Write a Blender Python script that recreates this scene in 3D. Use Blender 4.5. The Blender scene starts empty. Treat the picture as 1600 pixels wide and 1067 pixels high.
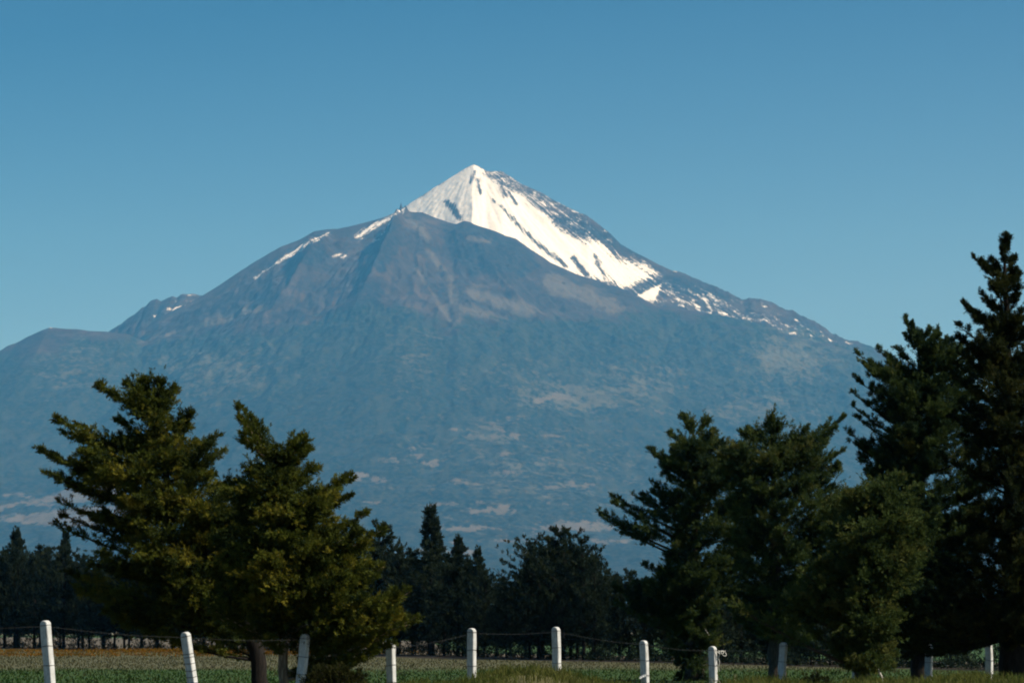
import bpy, math
import numpy as np
from mathutils import Vector

SC = bpy.context.scene
COL = SC.collection
RNG = np.random.default_rng(20240611)

# ------------------------------------------------------------------ camera
F = 4660.0                      # focal length in pixels of a 1600 px wide frame
HORIZON = 985.0
PITCH = math.atan((HORIZON - 533.5) / F)
CAM_Z = 1.6
cam_d = bpy.data.cameras.new("camera")
cam_d.sensor_width = 36.0
cam_d.lens = F / 1600.0 * 36.0
cam_d.clip_start = 0.5
cam_d.clip_end = 80000.0
cam = bpy.data.objects.new("camera", cam_d)
COL.objects.link(cam)
cam.location = (0, 0, CAM_Z)
cam.rotation_euler = (math.pi / 2 + PITCH, 0, 0)
SC.camera = cam

# ------------------------------------------------------------------ sky and sun
SUN_EL = math.radians(47)
SUN_AZ = math.radians(108)       # clockwise from +Y (view direction): the sun stands to the right
world = bpy.data.worlds.new("World")
SC.world = world
world.use_nodes = True
wn = world.node_tree
bg = wn.nodes["Background"]
sky = wn.nodes.new("ShaderNodeTexSky")
sky.sky_type = 'NISHITA'
sky.sun_disc = False
sky.sun_elevation = SUN_EL
sky.sun_rotation = SUN_AZ
sky.altitude = 2500
sky.air_density = 1.0
sky.dust_density = 1.2
sky.ozone_density = 3.0
tintn = wn.nodes.new("ShaderNodeMix")            # the photo's cool white balance
tintn.data_type = 'RGBA'
tintn.blend_type = 'MULTIPLY'
tintn.inputs[0].default_value = 1.0
tintn.inputs[7].default_value = (0.36, 0.90, 1.15, 1)
wtc = wn.nodes.new("ShaderNodeTexCoord")          # paler towards the horizon and towards the sun's side
wsep = wn.nodes.new("ShaderNodeSeparateXYZ")
wn.links.new(wtc.outputs["Generated"], wsep.inputs[0])
wx_ = wn.nodes.new("ShaderNodeMath"); wx_.operation = 'MULTIPLY_ADD'
wx_.inputs[1].default_value = -0.12
wn.links.new(wsep.outputs[0], wx_.inputs[0])
wn.links.new(wsep.outputs[2], wx_.inputs[2])
wmr = wn.nodes.new("ShaderNodeMapRange")
wmr.inputs["From Min"].default_value = 0.095
wmr.inputs["From Max"].default_value = 0.215
wn.links.new(wx_.outputs[0], wmr.inputs["Value"])
wmix = wn.nodes.new("ShaderNodeMix")
wmix.data_type = 'RGBA'
wmix.inputs[6].default_value = (1.12, 1.46, 1.58, 1)
wmix.inputs[7].default_value = (0.36, 0.86, 1.12, 1)
wn.links.new(wmr.outputs[0], wmix.inputs[0])
wn.links.new(wmix.outputs[2], tintn.inputs[7])
wn.links.new(sky.outputs[0], tintn.inputs[6])
wn.links.new(tintn.outputs[2], bg.inputs[0])
bg.inputs[1].default_value = 0.046
sun_d = bpy.data.lights.new("sun", 'SUN')
sun_d.energy = 5.0
sun_d.angle = math.radians(0.5)
sun_d.color = (1.0, 0.96, 0.88)
sun = bpy.data.objects.new("sun", sun_d)
COL.objects.link(sun)
sdir = Vector((math.cos(SUN_EL) * math.sin(SUN_AZ), math.cos(SUN_EL) * math.cos(SUN_AZ), math.sin(SUN_EL)))
sun.rotation_euler = sdir.to_track_quat('Z', 'Y').to_euler()
sun.location = (40, 0, 60)
SC.view_settings.view_transform = 'Standard'
SC.view_settings.look = 'None'
SC.view_settings.exposure = 0.38
SC.view_settings.gamma = 1.0
SC.cycles.use_denoising = True
SC.cycles.volume_bounces = 0
SC.cycles.filter_width = 2.0

# ------------------------------------------------------------------ helpers
CP, SP = math.cos(PITCH), math.sin(PITCH)


def at(px, py, Y):
    """World point seen at photo pixel (px, py) at distance Y."""
    dx = (np.asarray(px, float) - 800.0) / F
    dy = (533.5 - np.asarray(py, float)) / F
    s = Y / (CP - dy * SP)
    return dx * s, Y + 0 * dx, CAM_Z + (SP + dy * CP) * s


def project(X, Y, Z):
    zc = Y * CP + (Z - CAM_Z) * SP
    yc = -Y * SP + (Z - CAM_Z) * CP
    return 800.0 + F * X / zc, 533.5 - F * yc / zc


def smooth(a, b, x):
    t = np.clip((x - a) / (b - a), 0, 1)
    return t * t * (3 - 2 * t)


def hash2(ix, iy, seed):
    h = (ix.astype(np.int64) * 374761393 + iy.astype(np.int64) * 668265263 + seed * 1442695041) & 0xFFFFFFFF
    h = ((h ^ (h >> 13)) * 1274126177) & 0xFFFFFFFF
    h = ((h ^ (h >> 16)) * 2246822519) & 0xFFFFFFFF
    return ((h ^ (h >> 15)) & 0xFFFFFF) / float(0xFFFFFF)


def vnoise(x, y, seed=0):
    x, y = np.broadcast_arrays(np.asarray(x, float), np.asarray(y, float))
    ix, iy = np.floor(x), np.floor(y)
    fx, fy = x - ix, y - iy
    ux = fx * fx * fx * (fx * (fx * 6 - 15) + 10)
    uy = fy * fy * fy * (fy * (fy * 6 - 15) + 10)

    def g(jx, jy):
        a = hash2(ix + jx, iy + jy, seed) * 2 * np.pi
        return np.cos(a) * (fx - jx) + np.sin(a) * (fy - jy)
    n = (g(0, 0) * (1 - ux) + g(1, 0) * ux) * (1 - uy) + (g(0, 1) * (1 - ux) + g(1, 1) * ux) * uy
    return n * 1.5


def fbm(x, y, seed=0, octaves=4, gain=0.5):
    s, a, t = 0, 1.0, 0
    for o in range(octaves):
        s = s + a * vnoise(x * 2 ** o, y * 2 ** o, seed + o * 17)
        t += a
        a *= gain
    return s / t


def ridged(x, y, seed=0, octaves=4, gain=0.5):
    s, a, t = 0, 1.0, 0
    for o in range(octaves):
        s = s + a * (1 - np.abs(vnoise(x * 2 ** o, y * 2 ** o, seed + o * 31)) * 2)
        t += a
        a *= gain
    return s / t


def mesh_from(name, verts, faces_flat, nper, mat, parent=None, smooth_shade=False):
    """verts (N,3); faces_flat: vertex index array, nper corners per face."""
    me = bpy.data.meshes.new(name)
    verts = np.ascontiguousarray(verts, dtype=np.float32)
    idx = np.ascontiguousarray(faces_flat, dtype=np.int32).ravel()
    nf = len(idx) // nper
    me.vertices.add(len(verts))
    me.vertices.foreach_set("co", verts.ravel())
    me.loops.add(len(idx))
    me.loops.foreach_set("vertex_index", idx)
    me.polygons.add(nf)
    me.polygons.foreach_set("loop_start", np.arange(nf, dtype=np.int32) * nper)
    me.polygons.foreach_set("use_smooth", np.full(nf, smooth_shade, dtype=bool))
    me.update(calc_edges=True)
    if mat:
        me.materials.append(mat)
    o = bpy.data.objects.new(name, me)
    COL.objects.link(o)
    if parent:
        o.parent = parent
    return o


def attr(o, name, values, domain='POINT'):
    a = o.data.attributes.new(name, 'FLOAT', domain)
    a.data.foreach_set("value", np.ascontiguousarray(values, dtype=np.float32))


def tag(o, label=None, cat=None, group=None, kind=None):
    if label:
        o["label"] = label
    if cat:
        o["category"] = cat
    if group:
        o["group"] = group
    if kind:
        o["kind"] = kind
    return o


def empty(name, loc, rz=0.0):
    o = bpy.data.objects.new(name, None)
    o.empty_display_size = 0.3
    COL.objects.link(o)
    o.location = loc
    o.rotation_euler = (0, 0, rz)
    return o


class MB:
    """collects tubes and polygons into one mesh"""

    def __init__(self):
        self.v, self.f = [], []

    def add(self, verts, faces):
        n = len(self.v)
        self.v += [tuple(map(float, p)) for p in verts]
        self.f += [tuple(i + n for i in fc) for fc in faces]

    def tube(self, pts, radii, sides=7, wob=0.0, rng=RNG):
        pts = np.asarray(pts, float)
        n = len(pts)
        T = np.gradient(pts, axis=0)
        T /= np.linalg.norm(T, axis=1)[:, None] + 1e-9
        ref = np.array([0, 1.0, 0]) if abs(T[0][1]) < 0.8 else np.array([1.0, 0, 0])
        verts, faces = [], []
        for i in range(n):
            u = np.cross(T[i], ref)
            u /= np.linalg.norm(u)
            w = np.cross(T[i], u)
            for k in range(sides):
                a = 2 * math.pi * k / sides
                r = radii[i] * (1 + wob * rng.normal())
                verts.append(pts[i] + r * (math.cos(a) * u + math.sin(a) * w))
        for i in range(n - 1):
            for k in range(sides):
                k2 = (k + 1) % sides
                faces.append((i * sides + k, i * sides + k2, (i + 1) * sides + k2, (i + 1) * sides + k))
        faces.append(tuple(range(sides))[::-1])
        faces.append(tuple((n - 1) * sides + k for k in range(sides)))
        self.add(verts, faces)

    def build(self, name, mat, parent=None, smooth_shade=True):
        me = bpy.data.meshes.new(name)
        me.from_pydata(self.v, [], self.f)
        me.update()
        for p in me.polygons:
            p.use_smooth = smooth_shade
        me.materials.append(mat)
        o = bpy.data.objects.new(name, me)
        COL.objects.link(o)
        if parent:
            o.parent = parent
        return o


# ------------------------------------------------------------------ materials
class NT:
    def __init__(self, name):
        self.mat = bpy.data.materials.new(name)
        self.mat.use_nodes = True
        self.t = self.mat.node_tree
        self.b = self.t.nodes["Principled BSDF"]
        self.b.inputs["Roughness"].default_value = 0.9
        self.b.inputs["Specular IOR Level"].default_value = 0.15

    def n(self, kind, **kw):
        nd = self.t.nodes.new(kind)
        for k, v in kw.items():
            setattr(nd, k, v)
        return nd

    def link(self, a, b):
        self.t.links.new(a, b)

    def attr(self, name):
        nd = self.n("ShaderNodeAttribute")
        nd.attribute_name = name
        return nd.outputs["Fac"]

    def pos(self, scale=(1, 1, 1)):
        g = self.n("ShaderNodeTexCoord")
        m = self.n("ShaderNodeMapping")
        m.inputs["Scale"].default_value = scale
        self.link(g.outputs["Object"], m.inputs["Vector"])
        return m.outputs[0]

    def noise(self, vec, scale, detail=4, rough=0.55):
        nd = self.n("ShaderNodeTexNoise")
        nd.inputs["Scale"].default_value = scale
        nd.inputs["Detail"].default_value = detail
        nd.inputs["Roughness"].default_value = rough
        self.link(vec, nd.inputs["Vector"])
        return nd.outputs["Fac"]

    def math(self, op, a, b=None, clamp=False):
        nd = self.n("ShaderNodeMath", operation=op)
        nd.use_clamp = clamp
        for i, v in enumerate((a, b)):
            if v is None:
                continue
            if isinstance(v, (int, float)):
                nd.inputs[i].default_value = v
            else:
                self.link(v, nd.inputs[i])
        return nd.outputs[0]

    def ramp(self, fac, lo, hi):
        nd = self.n("ShaderNodeMapRange")
        nd.interpolation_type = 'SMOOTHSTEP'
        nd.inputs["From Min"].default_value = lo
        nd.inputs["From Max"].default_value = hi
        self.link(fac, nd.inputs["Value"])
        return nd.outputs[0]

    def mix(self, fac, a, b):
        nd = self.n("ShaderNodeMix", data_type='RGBA')
        if isinstance(fac, (int, float)):
            nd.inputs[0].default_value = fac
        else:
            self.link(fac, nd.inputs[0])
        for i, v in ((6, a), (7, b)):
            if isinstance(v, tuple):
                nd.inputs[i].default_value = (*v, 1)
            else:
                self.link(v, nd.inputs[i])
        return nd.outputs[2]

    def color(self, c):
        if isinstance(c, tuple):
            self.b.inputs["Base Color"].default_value = (*c, 1)
        else:
            self.link(c, self.b.inputs["Base Color"])
        return self.mat

    def bump(self, h, strength, dist):
        nd = self.n("ShaderNodeBump")
        nd.inputs["Strength"].default_value = strength
        nd.inputs["Distance"].default_value = dist
        self.link(h, nd.inputs["Height"])
        self.link(nd.outputs[0], self.b.inputs["Normal"])


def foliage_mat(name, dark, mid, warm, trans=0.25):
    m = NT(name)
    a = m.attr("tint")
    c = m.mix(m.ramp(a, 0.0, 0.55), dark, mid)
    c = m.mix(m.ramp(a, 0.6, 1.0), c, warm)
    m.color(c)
    m.b.inputs["Roughness"].default_value = 0.7
    m.b.inputs["Specular IOR Level"].default_value = 0.06
    if trans:
        tr = m.n("ShaderNodeBsdfTranslucent")
        m.link(c, tr.inputs["Color"])
        mx = m.n("ShaderNodeMixShader")
        mx.inputs[0].default_value = trans
        m.link(m.b.outputs[0], mx.inputs[1])
        m.link(tr.outputs[0], mx.inputs[2])
        m.link(mx.outputs[0], m.t.nodes["Material Output"].inputs["Surface"])
    return m.mat


M_OLIVE = foliage_mat("olive_foliage", (0.014, 0.024, 0.006), (0.068, 0.082, 0.011), (0.155, 0.135, 0.015))
M_GREEN = foliage_mat("green_foliage", (0.015, 0.030, 0.012), (0.054, 0.080, 0.020), (0.115, 0.118, 0.030))
M_DEEP = foliage_mat("deep_foliage", (0.008, 0.014, 0.005), (0.028, 0.036, 0.009), (0.070, 0.064, 0.013))
M_ROW = foliage_mat("row_foliage", (0.010, 0.019, 0.012), (0.027, 0.041, 0.021), (0.050, 0.060, 0.025))
M_SHRUB = foliage_mat("shrub_foliage", (0.010, 0.014, 0.004), (0.030, 0.032, 0.007), (0.060, 0.058, 0.010))
M_GRASS = foliage_mat("grass_blades", (0.046, 0.072, 0.012), (0.098, 0.102, 0.024), (0.150, 0.130, 0.048), 0.3)
M_FIELD = foliage_mat("field_blades", (0.018, 0.048, 0.007), (0.060, 0.064, 0.026), (0.100, 0.085, 0.048), 0.2)
M_BLOOM = foliage_mat("orange_petals", (0.12, 0.080, 0.008), (0.17, 0.085, 0.008), (0.21, 0.08, 0.008), 0.2)


def bark_mat(name, a, b):
    m = NT(name)
    p = m.pos((9, 9, 1.6))
    n = m.noise(p, 3.0, 5, 0.65)
    m.color(m.mix(m.ramp(n, 0.35, 0.65), a, b))
    m.bump(n, 0.6, 0.04)
    return m.mat


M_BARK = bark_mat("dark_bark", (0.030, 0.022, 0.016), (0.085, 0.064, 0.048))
M_SHADEBARK = bark_mat("shaded_bark", (0.007, 0.006, 0.005), (0.020, 0.016, 0.012))  # bark colour darkened to carry the shade of the crowns
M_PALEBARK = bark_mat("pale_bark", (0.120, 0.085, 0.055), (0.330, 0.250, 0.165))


def post_mat():
    m = NT("whitewashed_concrete")
    p = m.pos((1, 1, 1))
    n1 = m.noise(p, 9.0, 6, 0.6)
    n2 = m.noise(m.pos((6, 6, 1.2)), 4.0, 5, 0.6)
    c = m.mix(m.ramp(n1, 0.35, 0.7), (0.48, 0.48, 0.45), (0.64, 0.64, 0.61))
    c = m.mix(m.ramp(n2, 0.54, 0.70), c, (0.30, 0.29, 0.25))
    m.color(c)
    m.bump(n1, 0.35, 0.01)
    return m.mat


M_POST = post_mat()
m = NT("rusty_wire"); M_WIRE = m.color((0.085, 0.085, 0.08)); m.b.inputs["Metallic"].default_value = 0.3
m = NT("tie_wire"); M_TIE = m.color((0.035, 0.03, 0.028))
m = NT("pale_twine"); M_TWINE = m.color(m.mix(m.noise(m.pos(), 30), (0.55, 0.53, 0.46), (0.75, 0.73, 0.66)))
m = NT("white_petals"); M_WHITE = m.color((0.75, 0.76, 0.72))
m = NT("weathered_stick"); M_STICK = m.color(m.mix(m.ramp(m.noise(m.pos((8, 8, 3)), 4), 0.4, 0.6), (0.12, 0.10, 0.08), (0.62, 0.60, 0.54)))

# ------------------------------------------------------------------ ground
BANK_PX = np.array([-300, 0, 300, 480, 540, 600, 660, 740, 785, 830, 875, 905, 950, 1010, 1060, 1110, 1150, 1190, 1250, 1300, 1365, 1440, 1500, 1545, 1600, 1800, 2100])
BANK_PY = np.array([1130, 1118, 1108, 1078, 1066, 1066, 1062, 1056, 1039, 1034, 1040, 1052, 1061, 1069, 1069, 1065, 1058, 1053, 1058, 1066, 1054, 1054, 1048, 1051, 1055, 1060, 1075])
BY = 44.0
BX, _, BZ = at(BANK_PX, BANK_PY, BY)


def ground_z(X, Y):
    X = np.asarray(X, float)
    Y = np.asarray(Y, float)
    crest = np.interp(X / np.maximum(Y, 20) * BY, BX, BZ) - 0.15
    shape = smooth(26, 41, Y) * (1 - 0.72 * smooth(47, 53, Y)) * (1 - smooth(54, 72, Y))
    z = crest * shape
    z = z + 0.10 * fbm(X * 0.9, Y * 0.35, 5, 3) * smooth(26, 36, Y) * (1 - smooth(60, 90, Y))
    z = z + 0.05 * fbm(X * 0.05, Y * 0.03, 9, 3) * smooth(70, 100, Y)
    return z


def axis(fine_lo, fine_hi, step, lo, hi, growth=1.12):
    a = list(np.arange(fine_lo, fine_hi + 1e-6, step))
    s, v, up = step, fine_hi, []
    while v < hi:
        s *= growth
        v = min(v + s, hi)
        up.append(v)
    s, v, dn = step, fine_lo, []
    while v > lo:
        s *= growth
        v = max(v - s, lo)
        dn.append(v)
    return np.array(dn[::-1] + a + up)


def grid_mesh(name, xs, ys, Z, mat, shade=True):
    nx, ny = len(xs), len(ys)
    Xg, Yg = np.meshgrid(xs, ys)
    v = np.stack([Xg.ravel(), Yg.ravel(), Z.ravel()], 1)
    i = (np.arange(ny - 1)[:, None] * nx + np.arange(nx - 1)[None, :]).ravel()
    f = np.stack([i, i + 1, i + nx + 1, i + nx], 1)
    return mesh_from(name, v, f, 4, mat, None, shade)


def ground_mat():
    m = NT("field_ground")
    p = m.pos((1, 1, 1))
    sep = m.n("ShaderNodeSeparateXYZ")
    m.link(p, sep.inputs[0])
    n_big = m.noise(m.pos((0.03, 0.02, 0.03)), 1.0, 4)
    n_mid = m.noise(m.pos((0.35, 0.12, 0.3)), 1.0, 5)
    n_fine = m.noise(m.pos((2.5, 0.9, 2.5)), 1.0, 5, 0.65)
    y = m.math('ADD', sep.outputs[1], m.math('MULTIPLY', m.math('SUBTRACT', n_big, 0.5), 60))
    y = m.math('ADD', y, m.math('MULTIPLY', m.math('SUBTRACT', n_mid, 0.5), 26))
    green = m.mix(m.ramp(n_fine, 0.3, 0.7), (0.018, 0.044, 0.007), (0.042, 0.070, 0.014))
    dry = m.mix(m.ramp(n_fine, 0.3, 0.7), (0.058, 0.060, 0.028), (0.100, 0.096, 0.050))
    c = m.mix(m.ramp(y, 118, 134), green, dry)
    verge = m.mix(m.ramp(n_fine, 0.3, 0.7), (0.055, 0.060, 0.014), (0.125, 0.105, 0.045))
    c = m.mix(m.ramp(y, 66, 88), verge, c)
    # shade under the windbreak painted into the ground colour, then stubble and a green crop beyond it
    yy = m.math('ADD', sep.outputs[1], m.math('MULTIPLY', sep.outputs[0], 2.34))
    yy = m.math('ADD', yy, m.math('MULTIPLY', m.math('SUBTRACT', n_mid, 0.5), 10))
    row_shade = m.mix(m.ramp(n_fine, 0.3, 0.7), (0.020, 0.017, 0.012), (0.050, 0.040, 0.028))
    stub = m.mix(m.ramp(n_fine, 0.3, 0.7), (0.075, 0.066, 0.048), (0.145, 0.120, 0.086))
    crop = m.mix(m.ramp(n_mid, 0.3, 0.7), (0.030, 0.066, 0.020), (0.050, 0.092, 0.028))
    c = m.mix(m.ramp(yy, 160, 168), c, row_shade)
    c = m.mix(m.ramp(yy, 182, 192), c, stub)
    lim = m.math('SUBTRACT', yy, m.math('MULTIPLY', m.ramp(m.math('MULTIPLY', sep.outputs[0], -1), 2, 16), 250))
    c = m.mix(m.ramp(lim, 205, 215), c, crop)
    far = m.mix(m.ramp(n_big, 0.4, 0.6), (0.06, 0.07, 0.035), (0.28, 0.23, 0.15))
    c = m.mix(m.ramp(sep.outputs[1], 900, 1400), c, far)
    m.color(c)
    m.bump(n_fine, 0.5, 0.08)
    return m.mat


gx = axis(-14, 18, 0.35, -9000, 9000)
gy = axis(27, 74, 0.35, -1500, 24600, 1.06)
GX, GY = np.meshgrid(gx, gy)
g = grid_mesh("ground", gx, gy, ground_z(GX, GY), ground_mat())
tag(g, kind="structure")

# ------------------------------------------------------------------ volcano
P_L1 = [(300, 520), (480, 420), (560, 378), (605, 342), (628, 327), (640, 318), (660, 306), (680, 292), (700, 280), (722, 266), (733, 260), (740, 257), (748, 260), (760, 267), (785, 268), (793, 274),
        (800, 278), (815, 288), (830, 294), (850, 303), (868, 314), (890, 325), (905, 333), (915, 335), (935, 350), (955, 366), (970, 382), (1000, 398),
        (1030, 413), (1050, 422), (1060, 423), (1075, 430), (1100, 441), (1130, 452), (1160, 466), (1190, 468), (1220, 480), (1260, 494),
        (1300, 522), (1340, 535), (1400, 560), (1500, 600), (1700, 680), (2200, 840)]
P_L2 = [(-900, 880), (-400, 760), (0, 610), (100, 570), (200, 525), (260, 490), (320, 460), (340, 447), (380, 420), (400, 408), (440, 385), (470, 373), (490, 362), (510, 358),
        (530, 357), (560, 350), (575, 346), (600, 339), (620, 331), (626, 330), (640, 331), (660, 332), (680, 340), (700, 347), (712, 350), (725, 345), (735, 347),
        (740, 350), (765, 358), (790, 368), (806, 372), (830, 390), (860, 410), (900, 428), (940, 440), (960, 446), (985, 456), (1005, 468),
        (1030, 480), (1060, 482), (1100, 488), (1140, 495), (1170, 500), (1210, 516), (1250, 528), (1290, 536), (1330, 548), (1400, 575), (1600, 650), (2200, 860)]
P_L3 = [(60, 640), (120, 560), (170, 519), (180, 512), (190, 508), (200, 498), (210, 494), (222, 482), (228, 481), (236, 471), (245, 468), (252, 472), (262, 464), (268, 461), (276, 463), (282, 459), (300, 459),
        (318, 461), (340, 470), (420, 520), (500, 600)]
P_L4 = [(-600, 760), (-200, 620), (-60, 570), (0, 548), (12, 540), (25, 536), (45, 525), (65, 516), (78, 511), (95, 513), (120, 514), (140, 517), (165, 518), (200, 522), (260, 548), (320, 600), (420, 700)]
Y1, Y2, Y3, Y4 = 20600.0, 19600.0, 20100.0, 19000.0


def crest(P, Y, X, rough=0.0, seed=0):
    P = np.array(P, float)
    xi, _, zi = at(P[:, 0], P[:, 1], Y)
    z = np.interp(X, xi, zi, left=-300, right=-300)
    if rough:
        z = z + rough * fbm(X / 120.0, X * 0 + 0.5, seed, 4, 0.6)
    return z


def flank(H, d, R, p):
    return H * np.clip(1 - d / R, 0, 1) ** p


mx = np.concatenate([np.arange(-5600, -3600, 40.0), np.arange(-3600, 3600, 8.5), np.arange(3600, 5601, 40.0)])
my = np.concatenate([np.arange(7400, 13000, 40.0), np.arange(13000, 17600, 24.0), np.arange(17600, 19900, 11.0),
                     np.arange(19900, 20900, 10.0), np.arange(20900, 24001, 120.0)])
MX, MY = np.meshgrid(mx, my)


def two_sided(H, Yc, front, back):
    d = Yc - MY
    return np.where(d >= 0, front(H, np.maximum(d, 0)), H - back * np.maximum(-d, 0))


# summit cone
sx, _, sz = at(740, 257, Y1)
H1 = crest(P_L1, Y1, MX, 5, 3)
Z1 = two_sided(H1, Y1, lambda H, d: H - 0.66 * d, 0.62)
th = np.arctan2(MX - sx, Y1 + 150 - MY)
rr = np.hypot(MX - sx, Y1 + 150 - MY)
d1 = np.abs(Y1 - MY)
warp = 0.25 * fbm(MX / 500, MY / 500, 77, 3)
gl1 = ridged(th * 6.5 + warp, rr / 1600, 11, 5, 0.55)
Z1 = Z1 + 24 * (ridged(MX / 150, MY / 200, 58, 4, 0.55) - 0.5) * smooth(1200, 1800, rr) + (gl1 - 0.55) * np.where(MX > sx, 26, 13) * smooth(0, 500, d1 + 0.15 * rr) + 7 * fbm(MX / 40, MY / 40, 21, 3) * smooth(0, 60, d1)
# front peak with its long apron
px2, _, pz2 = at(636, 331, Y2)
H2 = crest(P_L2, Y2, MX, 6, 8)
Z2 = two_sided(H2, Y2, lambda H, d: flank(H, d, 12200, 2.35), 0.5)
th2 = np.arctan2(MX - px2, Y2 + 300 - MY)
rr2 = np.hypot(MX - px2, Y2 + 300 - MY)
d2 = np.abs(Y2 - MY)
warp2 = 0.35 * fbm(MX / 900, MY / 900, 78, 4)
gl2 = ridged(th2 * 3.6 + warp2 + 0.35, rr2 / 4200, 41, 5, 0.52)
amp2 = 78 * smooth(0, 1100, d2) * (1 - 0.55 * smooth(2500, 7000, d2))
Z2 = Z2 + (gl2 - 0.55) * amp2
Z2 = Z2 + 22 * fbm(MX / 210, MY / 260, 52, 5, 0.6) * smooth(0, 260, d2)
Z2 = Z2 + 34 * (ridged(MX / 170 + 0.3 * warp2, MY / 260, 57, 4, 0.55) - 0.5) * smooth(30, 350, d2) * (1 - smooth(1500, 3200, d2))
Z2 = Z2 + 26 * fbm(MX / 900, MY / 900, 53, 3) * smooth(1500, 4000, d2)


def hit2(px, py):
    """plan position on the front peak's apron under a photo pixel"""
    ys = np.linspace(Y2, 8000, 900)
    x, _, zr = at(px, py, ys)
    h = flank(crest(P_L2, Y2, x), Y2 - ys, 12200, 2.35)
    k = np.argmax(h < zr) if (h[1:] < zr[1:]).any() and h[0] > zr[0] else 0
    ks = np.where(zr <= h)[0]
    k = ks[-1] if len(ks) else 0
    # first intersection seen from the camera: nearest Y whose surface is above the ray
    return x[k], ys[k]


def spur(pix, height, width, skew=0.0):
    global Z2
    pts = [hit2(*p) for p in pix]
    best = np.full(MX.shape, 1e9)
    tt = np.zeros(MX.shape)
    n = len(pts) - 1
    for i in range(n):
        (xa, ya), (xb, yb) = pts[i], pts[i + 1]
        L2_ = (xb - xa) ** 2 + (yb - ya) ** 2 + 1e-6
        t = np.clip(((MX - xa) * (xb - xa) + (MY - ya) * (yb - ya)) / L2_, 0, 1)
        dd = np.hypot(MX - xa - t * (xb - xa), MY - ya - t * (yb - ya))
        m_ = dd < best
        best = np.where(m_, dd, best)
        tt = np.where(m_, (i + t) / n, tt)
    prof = np.exp(-(best / width)) * np.sin(np.pi * np.clip(tt * 0.86 + 0.10, 0, 1)) * smooth(80, 620, Y2 - MY)
    Z2 = Z2 + height * prof


spur([(628, 334), (624, 375), (608, 420), (585, 460), (550, 500)], 260, 130)
spur([(640, 334), (668, 390), (700, 450), (705, 505)], 60, 130)
spur([(512, 360), (505, 400), (470, 440), (420, 490)], 120, 150)
spur([(720, 347), (735, 385), (770, 430), (830, 490)], 110, 170)
spur([(806, 374), (850, 430), (900, 480)], 80, 160)
spur([(700, 349), (707, 375), (716, 410)], 95, 60)
spur([(738, 351), (744, 375), (752, 408)], 90, 60)
spur([(772, 362), (782, 385), (795, 415)], 100, 65)
spur([(800, 372), (815, 395), (838, 425)], 90, 65)
spur([(488, 366), (486, 390), (470, 425)], 130, 90)
spur([(590, 350), (585, 390), (560, 430)], -70, 120)
for npx, npy, nh, nw, nd in ((626.3, 331, 62, 9, 16), (633.5, 331, 46, 17, 24)):      # rock needle and knob on the shoulder
    nx_, _, _ = at(npx, npy, Y2)
    Z2 = Z2 + nh * np.exp(-((MX - nx_) / nw) ** 2 - ((MY - Y2 + 6) / nd) ** 2)
H3 = crest(P_L3, Y3, MX, 26, 30)
Z3 = two_sided(H3, Y3, lambda H, d: H - 0.42 * d, 0.5)
Z3 = Z3 + 34 * (ridged(MX / 260, MY / 380, 61, 4) - 0.5) * smooth(0, 120, np.abs(Y3 - MY))
H4 = crest(P_L4, Y4, MX, 3, 33)
Z4 = two_sided(H4, Y4, lambda H, d: flank(H, d, 11800, 2.5), 0.4)
Z4 = Z4 + 30 * (ridged(MX / 600, MY / 1500, 63, 4) - 0.5) * smooth(0, 600, np.abs(Y4 - MY))
stack = np.stack([Z1, Z2, Z3, Z4])
layer = np.argmax(stack, 0)
MZ = stack.max(0)
edge = np.minimum(np.minimum(smooth(5600, 4600, np.abs(MX)), smooth(24000, 22500, MY)), smooth(7400, 9000, MY))
MZ = MZ * edge - 14 * (1 - edge)
MZ = np.maximum(MZ, -16)

# what covers the slopes (snow, woodland, scree, ploughed fields), stored on the mesh
VX, VY, VZ, VL = MX.ravel(), MY.ravel(), MZ.ravel(), layer.ravel()
PX, PY = project(VX, VY, VZ)


def poly_sd(poly):
    poly = np.array(poly, float)
    n = len(poly)
    inside = np.zeros(len(PX), bool)
    best = np.full(len(PX), 1e9)
    for i in range(n):
        x0, y0 = poly[i]
        x1, y1 = poly[(i + 1) % n]
        t = np.clip(((PX - x0) * (x1 - x0) + (PY - y0) * (y1 - y0)) / ((x1 - x0) ** 2 + (y1 - y0) ** 2 + 1e-9), 0, 1)
        best = np.minimum(best, np.hypot(PX - x0 - t * (x1 - x0), PY - y0 - t * (y1 - y0)))
        c = (y0 > PY) != (y1 > PY)
        xi = x0 + (PY - y0) / (y1 - y0 + 1e-12) * (x1 - x0)
        inside ^= c & (PX < xi)
    return np.where(inside, best, -best)


def seg_sd(x0, y0, x1, y1, w):
    t = np.clip(((PX - x0) * (x1 - x0) + (PY - y0) * (y1 - y0)) / ((x1 - x0) ** 2 + (y1 - y0) ** 2 + 1e-9), 0, 1)
    return w - np.hypot(PX - x0 - t * (x1 - x0), PY - y0 - t * (y1 - y0))


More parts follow.
